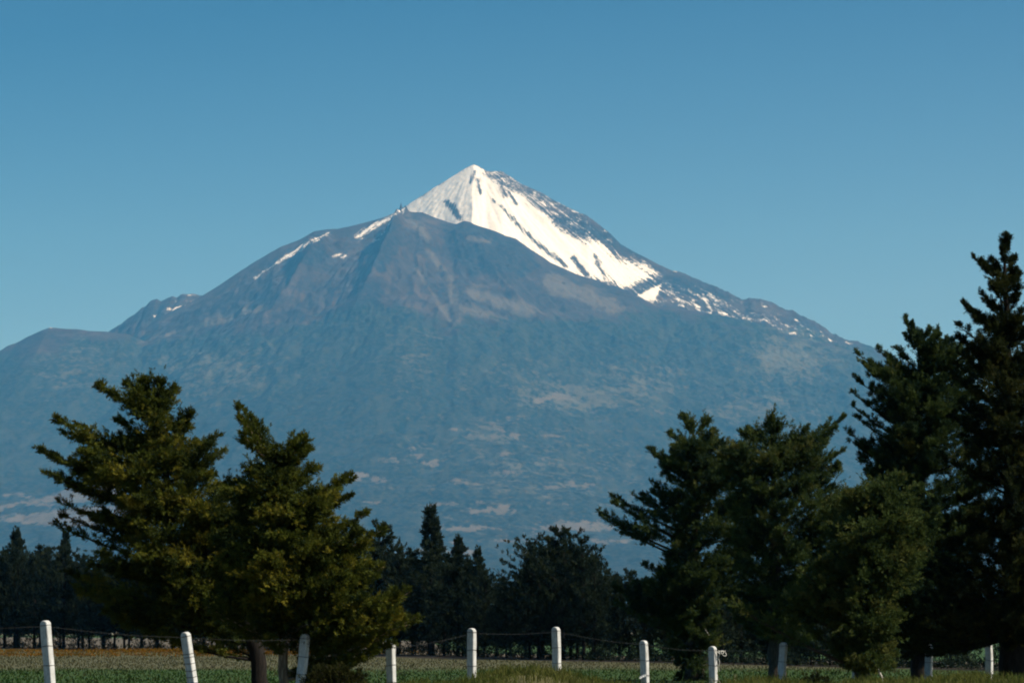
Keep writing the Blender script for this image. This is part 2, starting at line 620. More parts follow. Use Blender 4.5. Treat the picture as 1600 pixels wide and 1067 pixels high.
spk2 = poly_sd([(925, 375), (1000, 412), (1045, 438), (1100, 452), (1150, 474), (1220, 492), (1320, 535), (1250, 522), (1170, 500), (1130, 492), (1060, 480), (1020, 474), (980, 454), (940, 440), (915, 400)])
spk = poly_sd([(752, 250), (785, 262), (830, 286), (890, 318), (940, 350), (925, 362), (895, 368), (865, 347), (843, 327), (813, 302), (785, 292), (765, 275)])
near_side = VY < np.where(VL == 0, Y1 + 40, np.where(VL == 1, Y2 + 40, Y3 + 60))
sd = poly_sd([(560, 400), (600, 350), (628, 326), (640, 316), (680, 290), (722, 263), (740, 252), (752, 262), (768, 280), (785, 292), (813, 302), (843, 327), (865, 347), (890, 368),
              (912, 372), (935, 377), (948, 388), (971, 406), (989, 406), (1009, 415), (1030, 428), (1015, 434), (1002, 441), (973, 451),
              (944, 440), (925, 436), (880, 440), (700, 440), (600, 420)])
snow = np.where(VL == 0, sd / 11.0 + 0.5, -3.0)
thv, rrv = th.ravel(), rr.ravel()
streak = ridged(thv * 17 + 0.6 * warp.ravel(), rrv / 1500, 91, 3, 0.6)            # rock ribs laid along the fall line
fing = smooth(700, 1300, rrv) * (VX > sx)
snow = np.where(VL == 0, snow - fing * 1.8 * smooth(0.68, 0.84, streak) * (1 - smooth(26, 60, sd)) - 1.0 * smooth(0.84, 0.93, streak) * (VX > sx), snow)
rock_lines = [(735, 285, 742, 268, 1.2), (747, 280, 750, 300, 1.6), (771, 312, 800, 341, 1.0), (800, 341, 843, 384, 1.7), (843, 384, 883, 415, 1.8),
              (697, 316, 706, 322, 3), (706, 322, 717, 340, 4.5), (896, 402, 917, 430, 2.4), (930, 402, 946, 436, 1.6), (783, 290, 790, 305, 3), (795, 300, 806, 318, 2)]
for (a, b, c, d, w) in rock_lines:
    s = seg_sd(a, b, c, d, w)
    snow = np.where(VL == 0, np.minimum(snow, np.where(s > -6, 0.50 - (s + 0.7) / 5.0, 9)), snow)
for (a, b, c, d, w) in [(397, 435, 440, 405, 2.4), (440, 405, 484, 379, 3.6), (484, 379, 512, 364, 2.4), (557, 371, 584, 353, 4.6), (584, 353, 608, 341, 4.0), (608, 340, 630, 328, 2.6),
                        (522, 401, 532, 396, 1.6), (534, 403, 540, 400, 1.8), (582, 378, 594, 374, 1.8), (560, 376, 566, 372, 1.4), (596, 366, 602, 362, 1.5), (604, 352, 610, 348, 1.5),
                        (1048, 457, 1068, 477, 2.6), (1040, 452, 1048, 457, 2.0), (1082, 470, 1092, 484, 3.6), (1098, 461, 1112, 486, 3.0), (1105, 457, 1120, 470, 3.2), (1124, 488, 1136, 491, 2.0),
                        (1161, 498, 1171, 499, 1.3), (1242, 499, 1257, 513, 1.6), (1227, 507, 1234, 514, 1.4), (1234, 520, 1243, 520, 1.6), (1288, 531, 1302, 531, 1.6), (1322, 535, 1340, 545, 1.6),
                        (1011, 401, 1056, 424, 1.4), (835, 297, 912, 334, 1.4), (1265, 520, 1268, 527, 1.4), (1150, 470, 1160, 474, 1.0), (1190, 474, 1196, 478, 1.0),
                        (262, 488, 264, 478, 1.0), (273, 484, 276, 472, 1.4), (281, 482, 284, 474, 1.6), (289, 478, 291, 474, 1.4), (242, 496, 244, 490, 0.9), (294, 461, 308, 460, 1.2), (299, 474, 303, 470, 1.2),
                        (69, 519, 82, 511, 1.5), (938, 358, 948, 362, 1.2), (950, 374, 956, 378, 1.6), (845, 312, 853, 322, 2.4), (858, 330, 872, 334, 1.8)]:
    s = seg_sd(a, b, c, d, w)
    snow = np.where(near_side, np.maximum(snow, 0.13 + (s + 0.2) / 5.5), snow)
s = poly_sd([(995, 462), (1034, 443), (1028, 460), (1021, 473)])
snow = np.where(near_side, np.maximum(snow, 0.5 + s / 4.0), snow)
snow = np.where((VL == 0) & (spk > -2), np.maximum(snow, 0.19 + 0.12 * np.clip(spk / 8, 0, 1) - 0.0022 * np.clip(PX - 800, 0, 200)), snow)
snow = np.where(near_side & (spk2 > -2), np.maximum(snow, -0.02 + 0.14 * np.clip(spk2 / 12, 0, 1)), snow)
snow = np.clip(snow, -1, 2)

line_x = [-400, 0, 60, 100, 130, 180, 240, 320, 400, 470, 520, 560, 600, 650, 705, 760, 800, 850, 900, 960, 1010, 1030, 1200, 1340, 1700]
line_y = [640, 556, 560, 545, 530, 526, 530, 520, 524, 508, 490, 470, 478, 488, 512, 506, 500, 494, 492, 494, 484, 480, 505, 545, 640]
forest = 0.5 + (PY - np.interp(PX, line_x, line_y)) / 34.0
forest = np.where(VL == 0, np.where(PY > 505, forest, -1), forest)
forest = np.where(VL == 2, forest - 0.4, forest)
scree = np.full(len(PX), -1.0)
for (a, b, c, d, w) in [(650, 420, 690, 480, 3), (690, 480, 712, 512, 4), (668, 392, 705, 440, 5), (705, 440, 716, 500, 6), (640, 340, 670, 372, 6), (720, 480, 790, 500, 9), (740, 455, 830, 490, 12),
                        (400, 480, 330, 505, 9), (860, 440, 960, 480, 14), (735, 372, 765, 378, 4), (300, 512, 200, 540, 3), (430, 540, 400, 560, 3)]:
    scree = np.maximum(scree, 0.5 + seg_sd(a, b, c, d, w) / (w * 1.2))
cliff_and_shade = np.full(len(PX), -2.0)  # dark cliff rock, plus shade painted on the left sides of the spurs
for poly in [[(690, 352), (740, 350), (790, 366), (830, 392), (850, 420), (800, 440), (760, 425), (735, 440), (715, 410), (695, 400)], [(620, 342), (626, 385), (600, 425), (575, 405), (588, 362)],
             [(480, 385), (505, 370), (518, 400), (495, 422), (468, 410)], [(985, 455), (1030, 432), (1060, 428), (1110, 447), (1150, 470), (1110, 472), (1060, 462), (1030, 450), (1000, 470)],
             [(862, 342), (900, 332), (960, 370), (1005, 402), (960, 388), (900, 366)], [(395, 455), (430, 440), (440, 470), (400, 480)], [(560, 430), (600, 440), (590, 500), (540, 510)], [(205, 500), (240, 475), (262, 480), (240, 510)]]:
    cliff_and_shade = np.maximum(cliff_and_shade, 0.4 + poly_sd(poly) / 14.0)
clear = np.zeros(len(PX))  # woodland clearings, plus a broad paler patch painted in for low haze
for (a, b, rx, ry, v) in [(900, 620, 130, 30, 0.75), (640, 560, 60, 70, 0.45), (1230, 560, 90, 50, 0.8), (1010, 600, 90, 50, 0.6), (820, 590, 160, 40, 0.4), (340, 580, 140, 60, 0.55), (770, 680, 50, 35, 0.7), (830, 730, 270, 110, 0.42), (120, 570, 90, 60, 0.5), (1180, 640, 120, 50, 0.5)]:
    clear = np.maximum(clear, v * np.exp(-((PX - a) / rx) ** 2 - ((PY - b) / ry) ** 2))
field = np.full(len(PX), -2.0)
patches = [(612, 718, 12, 4), (650, 712, 12, 3), (677, 721, 16, 4), (563, 742, 16, 8), (588, 748, 12, 5), (712, 752, 12, 3), (732, 754, 10, 3), (791, 736, 13, 3.5), (790, 708, 8, 3),
           (830, 720, 9, 3), (852, 719, 7, 2.2), (890, 754, 10, 6), (866, 761, 14, 3), (922, 757, 14, 3), (785, 796, 18, 8), (752, 798, 18, 5), (748, 786, 5, 2), (855, 786, 4, 2), (880, 787, 7, 2),
           (730, 825, 40, 4), (820, 834, 18, 2), (690, 788, 14, 2), (900, 822, 60, 9), (870, 620, 24, 6), (845, 625, 8, 5), (1028, 644, 7, 3), (996, 640, 5, 2), (795, 655, 8, 4), (785, 672, 6, 4),
           (777, 682, 8, 3), (805, 680, 6, 4), (710, 670, 4, 2), (865, 680, 8, 2), (740, 682, 7, 2), (585, 785, 8, 2.5), (770, 662, 4, 3), (800, 845, 50, 2), (700, 862, 60, 3), (950, 845, 30, 3),
           (28, 772, 10, 3), (10, 773, 6, 3), (48, 774, 6, 3), (640, 700, 5, 2), (1110, 700, 20, 3), (1185, 716, 14, 3), (1245, 690, 12, 3)]
PYt = PY - 0.12 * (PX - 800) * smooth(500, 200, PX)
for (a, b, rx, ry) in patches:
    sdp = 1 - np.sqrt(((PX - a) / rx) ** 2 + ((PY - b) / ry) ** 2)
    field = np.maximum(field, 0.35 + sdp * min(rx, ry) / 6.0)
for poly in [[(-90, 800), (0, 790), (60, 780), (110, 763), (200, 752), (200, 775), (130, 784), (80, 787), (30, 790), (0, 797), (-90, 808)],
             [(-90, 815), (0, 808), (60, 800), (120, 793), (220, 786), (220, 820), (110, 820), (40, 818), (0, 814), (-90, 822)]]:
    field = np.maximum(field, 0.5 + poly_sd(poly) / 6.0)


def mountain_mat():
    m = NT("volcano_slopes")
    p = m.pos((1, 1, 1))
    n_f = m.noise(m.pos((1 / 30, 1 / 30, 1 / 30)), 1.0, 6, 0.62)
    n_m = m.noise(m.pos((1 / 110, 1 / 110, 1 / 110)), 1.0, 5, 0.6)
    n_b = m.noise(m.pos((1 / 420, 1 / 420, 1 / 420)), 1.0, 5, 0.6)
    rock = m.mix(m.ramp(n_m, 0.35, 0.68), (0.032, 0.025, 0.020), (0.076, 0.058, 0.045))
    rock = m.mix(m.ramp(n_b, 0.40, 0.62), rock, m.mix(m.ramp(n_f, 0.35, 0.65), (0.016, 0.015, 0.014), (0.042, 0.035, 0.030)))
    cf = m.ramp(m.math('ADD', m.attr("cliff_and_shade"), m.math('MULTIPLY', m.math('SUBTRACT', n_m, 0.5), 3.0)), 0.2, 0.9)
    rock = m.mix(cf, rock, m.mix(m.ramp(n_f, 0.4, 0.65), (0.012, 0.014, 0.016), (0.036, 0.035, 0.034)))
    sc = m.ramp(m.math('ADD', m.attr("scree"), m.math('MULTIPLY', m.math('SUBTRACT', n_m, 0.5), 3.2)), 0.15, 1.15)
    rock = m.mix(sc, rock, (0.088, 0.075, 0.056))
    n_w = m.noise(m.pos((1 / 24, 1 / 60, 1 / 24)), 1.0, 5, 0.65)
    wood = m.mix(m.ramp(n_w, 0.38, 0.66), (0.006, 0.013, 0.009), (0.034, 0.040, 0.029))
    n_s = m.noise(m.pos((1 / 75, 1 / 520, 1 / 200)), 1.0, 4, 0.6)
    wood = m.mix(m.ramp(n_s, 0.46, 0.72), wood, (0.036, 0.043, 0.032))
    cl = m.math('ADD', m.math('MULTIPLY', m.attr("clear"), 0.30), m.math('ADD', m.math('MULTIPLY', n_m, 0.6), m.math('MULTIPLY', n_w, 0.4)))
    wood = m.mix(m.ramp(cl, 0.60, 0.78), wood, (0.085, 0.083, 0.058))
    fr = m.ramp(m.math('ADD', m.attr("forest"), m.math('MULTIPLY', m.math('SUBTRACT', m.math('ADD', m.math('MULTIPLY', n_m, 0.5), m.math('MULTIPLY', n_b, 0.5)), 0.5), 4.0)), 0.25, 0.75)
    c = m.mix(fr, rock, wood)
    n_p = m.noise(m.pos((1 / 42, 1 / 150, 1 / 42)), 1.0, 5, 0.65)
    fd = m.ramp(m.math('ADD', m.attr("field"), m.math('MULTIPLY', m.math('SUBTRACT', n_p, 0.5), 5.5)), 0.25, 0.85)
    c = m.mix(fd, c, m.mix(n_m, (0.060, 0.055, 0.040), (0.145, 0.124, 0.092)))
    n_x = m.noise(m.pos((1 / 16, 1 / 26, 1 / 16)), 1.0, 4, 0.6)
    n_y = m.noise(m.pos((1 / 60, 1 / 90, 1 / 60)), 1.0, 4, 0.6)
    sn = m.math('ADD', m.attr("snow"), m.math('ADD', m.math('MULTIPLY', m.math('SUBTRACT', n_x, 0.5), 1.7), m.math('MULTIPLY', m.math('SUBTRACT', n_y, 0.5), 1.6)))
    fv = m.n("ShaderNodeCombineXYZ")
    m.link(m.math('MULTIPLY', m.attr("fall_angle"), 46.0), fv.inputs[0])
    m.link(m.math('MULTIPLY', m.attr("fall_run"), 1 / 420), fv.inputs[1])
    n_fall = m.noise(fv.outputs[0], 1.0, 5, 0.62)
    sn = m.math('ADD', sn, m.math('MULTIPLY', m.math('SUBTRACT', n_fall, 0.52), 3.4))
    snf = m.ramp(sn, 0.10, 0.90)
    c = m.mix(snf, c, (0.74, 0.735, 0.69))
    m.color(c)
    m.b.inputs["Specular IOR Level"].default_value = 0.05
    m.b.inputs["Roughness"].default_value = 1.0
    m.bump(n_f, 0.35, 9)
    return m.mat


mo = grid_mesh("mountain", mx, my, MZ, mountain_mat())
attr(mo, "snow", snow)
attr(mo, "forest", np.clip(forest, -3, 4))
attr(mo, "scree", scree)
attr(mo, "clear", clear)
attr(mo, "fall_angle", thv)
attr(mo, "fall_run", rrv)
attr(mo, "cliff_and_shade", np.clip(cliff_and_shade, -2, 1.2))
attr(mo, "field", np.clip(field, -2, 2))
tag(mo, kind="structure")

# ------------------------------------------------------------------ foliage
def unit(v):
    return v / (np.linalg.norm(v, axis=-1, keepdims=True) + 1e-9)


def sprays(P, D, S, tint, K, rng, width=0.24, droop=0.0):
    """leafy sprays: each is K narrow pointed blades fanned along its axis; returns triangles"""
    N = len(P)
    D = unit(D)
    R = unit(np.cross(D, rng.normal(size=(N, 3))))
    U = np.cross(R, D)
    t = (np.arange(K) + 0.5) / K
    side = np.where(np.arange(K) % 2 == 0, 1.0, -1.0)
    t = np.clip(t[None, :] + rng.normal(0, 0.06, (N, K)), 0, 1)
    ang = side[None, :] * (0.80 - 0.5 * t) + rng.normal(0, 0.22, (N, K))
    L = S[:, None] * (0.62 - 0.28 * t) * rng.uniform(0.75, 1.25, (N, K))
    tilt = rng.normal(0, 0.35, (N, K))
    base = P[:, None, :] + D[:, None, :] * (S[:, None] * t * 0.75)[..., None]
    bd = unit(D[:, None, :] * np.cos(ang)[..., None] + R[:, None, :] * np.sin(ang)[..., None] + U[:, None, :] * tilt[..., None])
    wv = unit(np.cross(bd, U[:, None, :] + 0.5 * rng.normal(size=(N, K, 3))))
    w = (L * width)[..., None]
    tip = base + bd * L[..., None]
    mid = base + bd * (L * 0.35)[..., None]
    V = np.stack([base, mid + wv * w * 0.5, tip, mid - wv * w * 0.5], 2).reshape(-1, 3)
    T = np.repeat(np.clip(tint[:, None] + rng.normal(0, 0.10, (N, K)), 0, 1).ravel(), 1)
    return V, T


def quads_obj(name, V, T, mat, parent=None):
    o = mesh_from(name, V, np.arange(len(V)), 4, mat, parent)
    attr(o, "tint", T, 'FACE')
    return o


def bough_curve(root, tip, rise, n=14):
    root, tip = np.asarray(root), np.asarray(tip)
    ctrl = root * 0.45 + tip * 0.55 + np.array([0, 0, -rise])
    t = np.linspace(0, 1, n)[:, None]
    return (1 - t) ** 2 * root + 2 * t * (1 - t) * ctrl + t ** 2 * tip


def grow_bough(curve, n, rad, size, tint, rng, cover=0.8, up=0.25, power=0.8, flat=1.0, spread=1.0):
    """sprays along a bough and its side branchlets: positions, directions, sizes, tints"""
    m = len(curve) - 1

    def on_axis(s):
        f = np.clip((1 - cover + cover * s) * m, 0, m - 1e-6)
        i = f.astype(int)
        w = (f - i)[:, None]
        return curve[i] * (1 - w) + curve[i + 1] * w, unit(curve[i + 1] - curve[i])

    nb = max(7, n // 7)
    sb = np.sort(rng.uniform(0, 1, nb) ** 0.8)
    Pb, Tb = on_axis(sb)
    rnd = rng.normal(size=(nb, 3))
    rnd = unit(rnd - (rnd * Tb).sum(1, keepdims=True) * Tb) * np.array([1, 1, flat])
    taper = (1 - sb) ** power * (0.45 + 0.55 * smooth(0, 0.2, sb))
    Lb = rad * 1.9 * taper * rng.uniform(0.45, 1.35, nb) + 0.25 * size
    Db = unit(Tb * 0.75 + rnd * spread + rng.normal(0, 0.15, (nb, 3)) + np.array([0, 0, up]))
    tb = tint + rng.normal(0, 0.13, nb)
    na = n // 5
    k = rng.integers(0, nb, n - na)
    u = rng.uniform(0.05, 1, n - na) ** 0.8
    P1 = Pb[k] + Db[k] * (Lb[k] * u)[:, None]
    P1[:, 2] += (up * 0.5) * Lb[k] * u * u
    P1 += rng.normal(0, 0.10, P1.shape) * (rad * (1 - 0.7 * u))[:, None] * np.array([1, 1, 0.7])
    D1 = Db[k] + rng.normal(0, 0.35, P1.shape) + np.array([0, 0, up * 0.6])
    S1 = size * (0.95 - 0.35 * u) * rng.uniform(0.7, 1.2, n - na)
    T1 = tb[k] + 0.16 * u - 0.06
    sa = rng.uniform(0, 1, na) ** 0.7
    P2, T2 = on_axis(sa)
    P2 = P2 + rng.normal(0, 0.10, P2.shape) * rad * (1 - 0.8 * sa)[:, None]
    D2 = T2 + rng.normal(0, 0.35, P2.shape) + np.array([0, 0, up * 0.6])
    S2 = size * (0.95 - 0.3 * sa) * rng.uniform(0.7, 1.2, na)
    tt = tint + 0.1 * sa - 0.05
    return np.concatenate([P1, P2]), np.concatenate([D1, D2]), np.concatenate([S1, S2]), np.concatenate([T1, tt])


def in_poly(px, py, poly):
    ins = np.zeros(len(px), bool)
    n = len(poly)
    for i in range(n):
        x0, y0 = poly[i]
        x1, y1 = poly[(i + 1) % n]
        c = (y0 > py) != (y1 > py)
        ins ^= c & (px < x0 + (py - y0) / (y1 - y0 + 1e-12) * (x1 - x0))
    return ins


def edge_dist(px, py, poly):
    best = np.full(np.shape(px), 1e9)
    n = len(poly)
    for i in range(n):
        x0, y0 = poly[i]
        x1, y1 = poly[(i + 1) % n]
        t = np.clip(((px - x0) * (x1 - x0) + (py - y0) * (y1 - y0)) / ((x1 - x0) ** 2 + (y1 - y0) ** 2 + 1e-9), 0, 1)
        best = np.minimum(best, np.hypot(px - x0 - t * (x1 - x0), py - y0 - t * (y1 - y0)))
    return best


def big_tree(name, label, cat, mat, bark, Y0, trunk_px, trunk_r, poly, tips, nfill, seed, thick=1.9, size=0.26, nspray=84, tint0=0.35,
             K=10, lean=0.9, finger_rad=0.24, fill_rad=0.34, twig=None, flat=0.5, up0=0.12, spread=0.9, dropy=0):
    """trunk_px: photo pixels up the trunk; poly: crown outline in the photo; tips: the bough ends that stick out of it."""
    rng = np.random.default_rng(seed)
    size, nspray = size * 0.76, int(nspray * 1.4)
    b = np.array(trunk_px, float)
    b[-1, 1] += dropy + 10
    tx, _, tz = at(b[:, 0], b[:, 1], Y0)
    gz = float(ground_z(tx[0], Y0))
    tz[0] = gz - 0.05
    trunk = np.stack([tx, np.full(len(tx), Y0) + np.linspace(0, 0.15, len(tx)), tz], 1)
    base = trunk[0].copy()
    root = empty(name, base)
    tag(root, label, cat)
    hs = np.linspace(0, 1, 24)
    cum = np.concatenate([[0], np.cumsum(np.linalg.norm(np.diff(trunk, axis=0), axis=1))])
    cum /= cum[-1]
    tr = np.stack([np.interp(hs, cum, trunk[:, k]) for k in range(3)], 1)
    tr[1:-1, 0] += rng.normal(0, trunk_r * 0.10, 22)
    mb = MB()
    rad = trunk_r * (1 - hs) ** 0.8 + 0.012
    rad[:3] *= np.array([1.35, 1.15, 1.05])
    mb.tube(tr - base, rad, 9, 0.07, rng)
    # list of bough tips in world space
    poly = [(p[0], p[1] + dropy) for p in poly]
    tips = [(p[0], p[1] + dropy) for p in tips]
    poly_np = [tuple(p) for p in poly]
    xs = np.array([p[0] for p in poly]); ys = np.array([p[1] for p in poly])
    T, R, N, TI, CV, UP = [], [], [], [], [], []
    mpp = Y0 / F                                  # metres per photo pixel at the tree
    for tp in tips:
        x, y = tp[0], tp[1]
        dy = rng.normal(0, 0.35)
        wx, wy, wz = at(x, y, Y0 + dy)
        T.append((float(wx), float(wy), float(wz)))
        R.append(finger_rad * rng.uniform(0.85, 1.2) * (1.0 if flat < 0.7 else 0.55 + 0.45 * min(1.0, max(0.0, (y - ys.min()) * mpp / 1.6)))); N.append(int(nspray * 1.15)); TI.append(tint0 + rng.normal(0, 0.14)); CV.append(0.95); UP.append(up0 + 0.05)
    cnt = 0
    while cnt < nfill:
        qx = rng.uniform(xs.min(), xs.max(), 200)
        qy = rng.uniform(ys.min(), ys.max(), 200)
        ok = in_poly(qx, qy, poly_np)
        ed = edge_dist(qx, qy, poly_np)
        ok &= ed * mpp > 0.14
        for x, y, e in zip(qx[ok], qy[ok], ed[ok]):
            th_ = thick * min(1.0, math.sqrt(max(e * mpp, 0.02) / thick * 1.2))
            s = rng.choice([-1, -1, -1, 1]) * rng.uniform(0.35, 1.0) if rng.random() < 0.8 else rng.uniform(-1, 1)
            wx, wy, wz = at(x, y, Y0 + s * th_)
            T.append((float(wx), float(wy), float(wz)))
            r_ = fill_rad * rng.uniform(0.7, 1.25) * min(1.0, 0.45 + e * mpp / 0.7)
            R.append(r_); N.append(int(nspray * rng.uniform(0.7, 1.2))); TI.append(tint0 + rng.normal(0, 0.24)); CV.append(1.0); UP.append(up0)
            cnt += 1
            if cnt >= nfill:
                break
    Pa, Da, Sa, Ta = [], [], [], []
    zmin, zmax = tr[0, 2] + 0.15 * (tr[-1, 2] - tr[0, 2]), tr[-1, 2]
    for k, (tp, r_, n_, ti, cv, up) in enumerate(zip(T, R, N, TI, CV, UP)):
        tp = np.array(tp)
        zt = tp[2] - (lean if k < len(tips) else lean * 0.45) * 0.45 * abs(tp[0] - np.interp(tp[2], tr[:, 2], tr[:, 0])) - 0.25
        zt = min(max(zt, zmin), zmax - 0.1)
        rt = np.array([np.interp(zt, tr[:, 2], tr[:, j]) for j in range(3)])
        full = bough_curve(rt, tp, 0.06 * np.linalg.norm(tp - rt))
        if k < len(tips) or k % 5 == 0:
            L = np.linalg.norm(tp - rt)
            mb.tube(full - base, np.linspace(min(0.06, 0.012 * L + 0.012), 0.004, len(full)), 5)
        L = np.linalg.norm(tp - rt)
        keep = min(1.0, (2.0 if k < len(tips) else rng.uniform(0.9, 1.6)) / max(L, 0.3))
        j0 = int((1 - keep) * (len(full) - 1))
        cur = full[j0:] if len(full) - j0 >= 4 else full[-4:]
        P, D, S, tn = grow_bough(cur, n_, r_ * (1.25 if flat < 0.7 else 1.0), size, ti, rng, cv, up, 0.8, flat, spread * (0.75 if k < len(tips) else 1.0))
        Pa.append(P); Da.append(D); Sa.append(S); Ta.append(tn)
    P = np.concatenate(Pa) - base
    V, TT = sprays(P, np.concatenate(Da), np.concatenate(Sa), np.concatenate(Ta), K, rng)
    mb.build("trunk", bark, root)
    quads_obj("crown", V, TT, mat, root)
    if twig is not None:
        tb = MB()
        q = [np.array([float(c) for c in at(x, y, Y0 - thick * 1.05)]) - base for x, y in twig]
        tb.tube(np.array(q), np.linspace(0.014, 0.006, len(q)), 5)
        tg = tb.build("dead_twig", M_STICK, root)
        tg["label"] = "bare pale dead twig poking out of the crown"
    return root


# left pair ---------------------------------------------------------------
big_tree("cypress_tree", "broad olive cypress leaning left, highest of the pair on the left side, lit yellow-green", "tree",
         M_OLIVE, M_SHADEBARK, 60.0, [(414, 1115), (402, 1020), (375, 950), (310, 850), (255, 740), (240, 600)], 0.165,
         [(160, 594), (200, 590), (225, 586), (255, 588), (270, 598), (274, 620), (290, 634), (294, 650), (300, 664), (338, 670), (348, 690), (372, 705), (400, 760), (420, 850), (400, 950), (340, 985), (285, 978),
          (230, 982), (160, 960), (118, 925), (108, 880), (128, 835), (100, 812), (100, 785), (100, 750), (85, 722), (100, 716), (76, 692), (108, 688), (98, 652), (130, 652), (185, 662), (198, 640), (186, 612)],
         [(155, 591), (172, 600), (86, 642), (96, 660), (57, 687), (64, 693), (66, 723), (82, 728), (86, 807), (94, 790), (90, 770), (226, 585), (250, 586), (270, 598), (294, 634), (293, 655), (340, 668), (352, 690), (120, 650), (185, 645),
          (112, 900), (105, 880), (215, 965), (250, 985), (330, 978), (200, 588)],
         215, 101, thick=1.7, size=0.25, tint0=0.44, finger_rad=0.20, fill_rad=0.38, nspray=120, flat=0.33, up0=0.06, lean=0.7, spread=0.8, dropy=12)
big_tree("cypress_tree", "olive cypress with pale lit thin trunk, right-hand tree of the pair on the left side", "tree",
         M_OLIVE, M_PALEBARK, 52.0, [(446, 1140), (443, 1040), (441, 1005), (445, 930), (440, 800), (428, 705)], 0.085,
         [(372, 636), (402, 662), (425, 668), (440, 682), (475, 684), (480, 698), (464, 710), (468, 730), (494, 724), (502, 748), (538, 745), (546, 770), (530, 782), (548, 800), (570, 800), (600, 825), (606, 870),
          (604, 892), (636, 925), (645, 962), (618, 988), (588, 1008), (552, 1022), (512, 1000), (482, 962), (440, 980), (380, 985), (330, 968), (312, 942), (318, 860), (340, 740), (392, 700), (384, 684), (405, 682)],
         [(370, 632), (384, 642), (398, 660), (380, 674), (480, 681), (468, 676), (482, 697), (495, 722), (548, 741), (536, 744), (548, 768), (572, 797), (602, 820), (640, 920), (630, 915), (651, 958), (645, 966), (612, 1000), (590, 1012), (555, 1030),
          (548, 1024), (520, 1006), (322, 940), (330, 952), (420, 992), (600, 880)],
         215, 102, thick=1.5, size=0.23, tint0=0.44, finger_rad=0.18, fill_rad=0.35, nspray=120, flat=0.33, up0=0.06, lean=0.7, spread=0.8, dropy=5)
# right group -------------------------------------------------------------
big_tree("cypress_tree", "dark green cypress whose drooping left limb reaches out over the low tree line", "tree",
         M_GREEN, M_BARK, 96.0, [(1085, 1066), (1083, 1000), (1085, 900), (1088, 780), (1085, 655)], 0.28,
         [(938, 790), (962, 802), (985, 793), (1006, 770), (1030, 778), (1022, 745), (1032, 735), (1020, 696), (1044, 692), (1052, 672), (1066, 646), (1085, 662), (1106, 652), (1116, 668), (1150, 670), (1190, 700), (1195, 820),
          (1180, 900), (1140, 960), (1120, 1000), (1108, 1050), (1062, 1050), (1044, 1000), (1000, 960), (962, 940), (962, 905), (1000, 880), (1030, 868), (1034, 846), (1000, 832), (962, 828)],
         [(934, 787), (940, 796), (956, 764), (960, 775), (986, 790), (990, 762), (1004, 764), (1018, 744), (1020, 757), (1015, 691), (1022, 700), (1048, 668), (1066, 641), (1080, 655), (1105, 648), (1116, 665), (960, 905), (962, 930), (1005, 870), (1060, 1052), (1100, 1052), (1115, 1000)],
         230, 103, thick=2.2, size=0.30, tint0=0.36, fill_rad=0.44, nspray=115, flat=0.5, up0=0.22, spread=0.62, dropy=11, twig=[(1108, 992), (1104, 986), (1101, 981)])
big_tree("cypress_tree", "green cypress with three upswept tips behind the leaning grey post", "tree",
         M_GREEN, M_BARK, 90.0, [(1214, 1066), (1214, 1000), (1212, 900), (1208, 780), (1208, 655)], 0.25,
         [(1110, 680), (1190, 668), (1208, 650), (1222, 672), (1260, 664), (1290, 660), (1312, 646), (1304, 680), (1325, 722), (1345, 740), (1360, 800), (1340, 900), (1300, 950), (1250, 985), (1225, 972), (1190, 990), (1150, 955), (1135, 800)],
         [(1208, 644), (1200, 655), (1216, 658), (1160, 664), (1168, 660), (1262, 658), (1318, 641), (1308, 655), (1300, 668), (1318, 690), (1186, 668), (1136, 935), (1150, 955), (1270, 985), (1240, 980)],
         230, 104, thick=2.1, size=0.29, tint0=0.38, fill_rad=0.42, nspray=115, flat=0.5, up0=0.22, spread=0.62, dropy=12)
big_tree("cypress_tree", "low bushy cypress with pale green drooping boughs in front of the right group", "tree",
         M_GREEN, M_BARK, 60.8, [(1345, 1080), (1345, 1000), (1350, 930), (1365, 860), (1390, 760)], 0.17,
         [(1290, 790), (1310, 745), (1345, 740), (1380, 745), (1405, 752), (1440, 768), (1462, 805), (1452, 880), (1430, 950), (1400, 1060), (1318, 1062), (1305, 990), (1260, 965), (1200, 955), (1145, 950), (1150, 935), (1200, 925), (1250, 900), (1270, 850)],
         [(1134, 938), (1150, 945), (1190, 918), (1405, 746), (1440, 762), (1465, 800), (1290, 800), (1250, 890), (1270, 985), (1310, 1000), (1380, 1000), (1340, 785), (1300, 1010)],
         200, 105, thick=1.6, size=0.24, tint0=0.48, fill_rad=0.36, nspray=115, flat=0.45, up0=0.12, spread=0.75)
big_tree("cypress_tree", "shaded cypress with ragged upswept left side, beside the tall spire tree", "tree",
         M_GREEN, M_SHADEBARK, 76.0, [(1436, 1075), (1436, 1000), (1438, 850), (1440, 700), (1436, 520)], 0.22,
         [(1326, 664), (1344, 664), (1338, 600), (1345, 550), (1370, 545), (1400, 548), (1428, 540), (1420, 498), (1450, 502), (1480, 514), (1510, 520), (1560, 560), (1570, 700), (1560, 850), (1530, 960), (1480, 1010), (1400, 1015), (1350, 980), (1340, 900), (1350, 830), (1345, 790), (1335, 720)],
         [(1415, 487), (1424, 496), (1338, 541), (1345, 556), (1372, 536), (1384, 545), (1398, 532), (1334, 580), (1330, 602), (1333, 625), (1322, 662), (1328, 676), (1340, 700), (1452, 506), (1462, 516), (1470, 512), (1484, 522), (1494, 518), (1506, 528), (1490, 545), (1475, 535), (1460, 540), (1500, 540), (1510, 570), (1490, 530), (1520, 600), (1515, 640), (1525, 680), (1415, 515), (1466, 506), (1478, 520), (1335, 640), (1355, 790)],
         520, 106, thick=1.9, size=0.25, tint0=0.17, dropy=10, flat=0.8, up0=0.3, spread=0.55, lean=1.1, finger_rad=0.18)
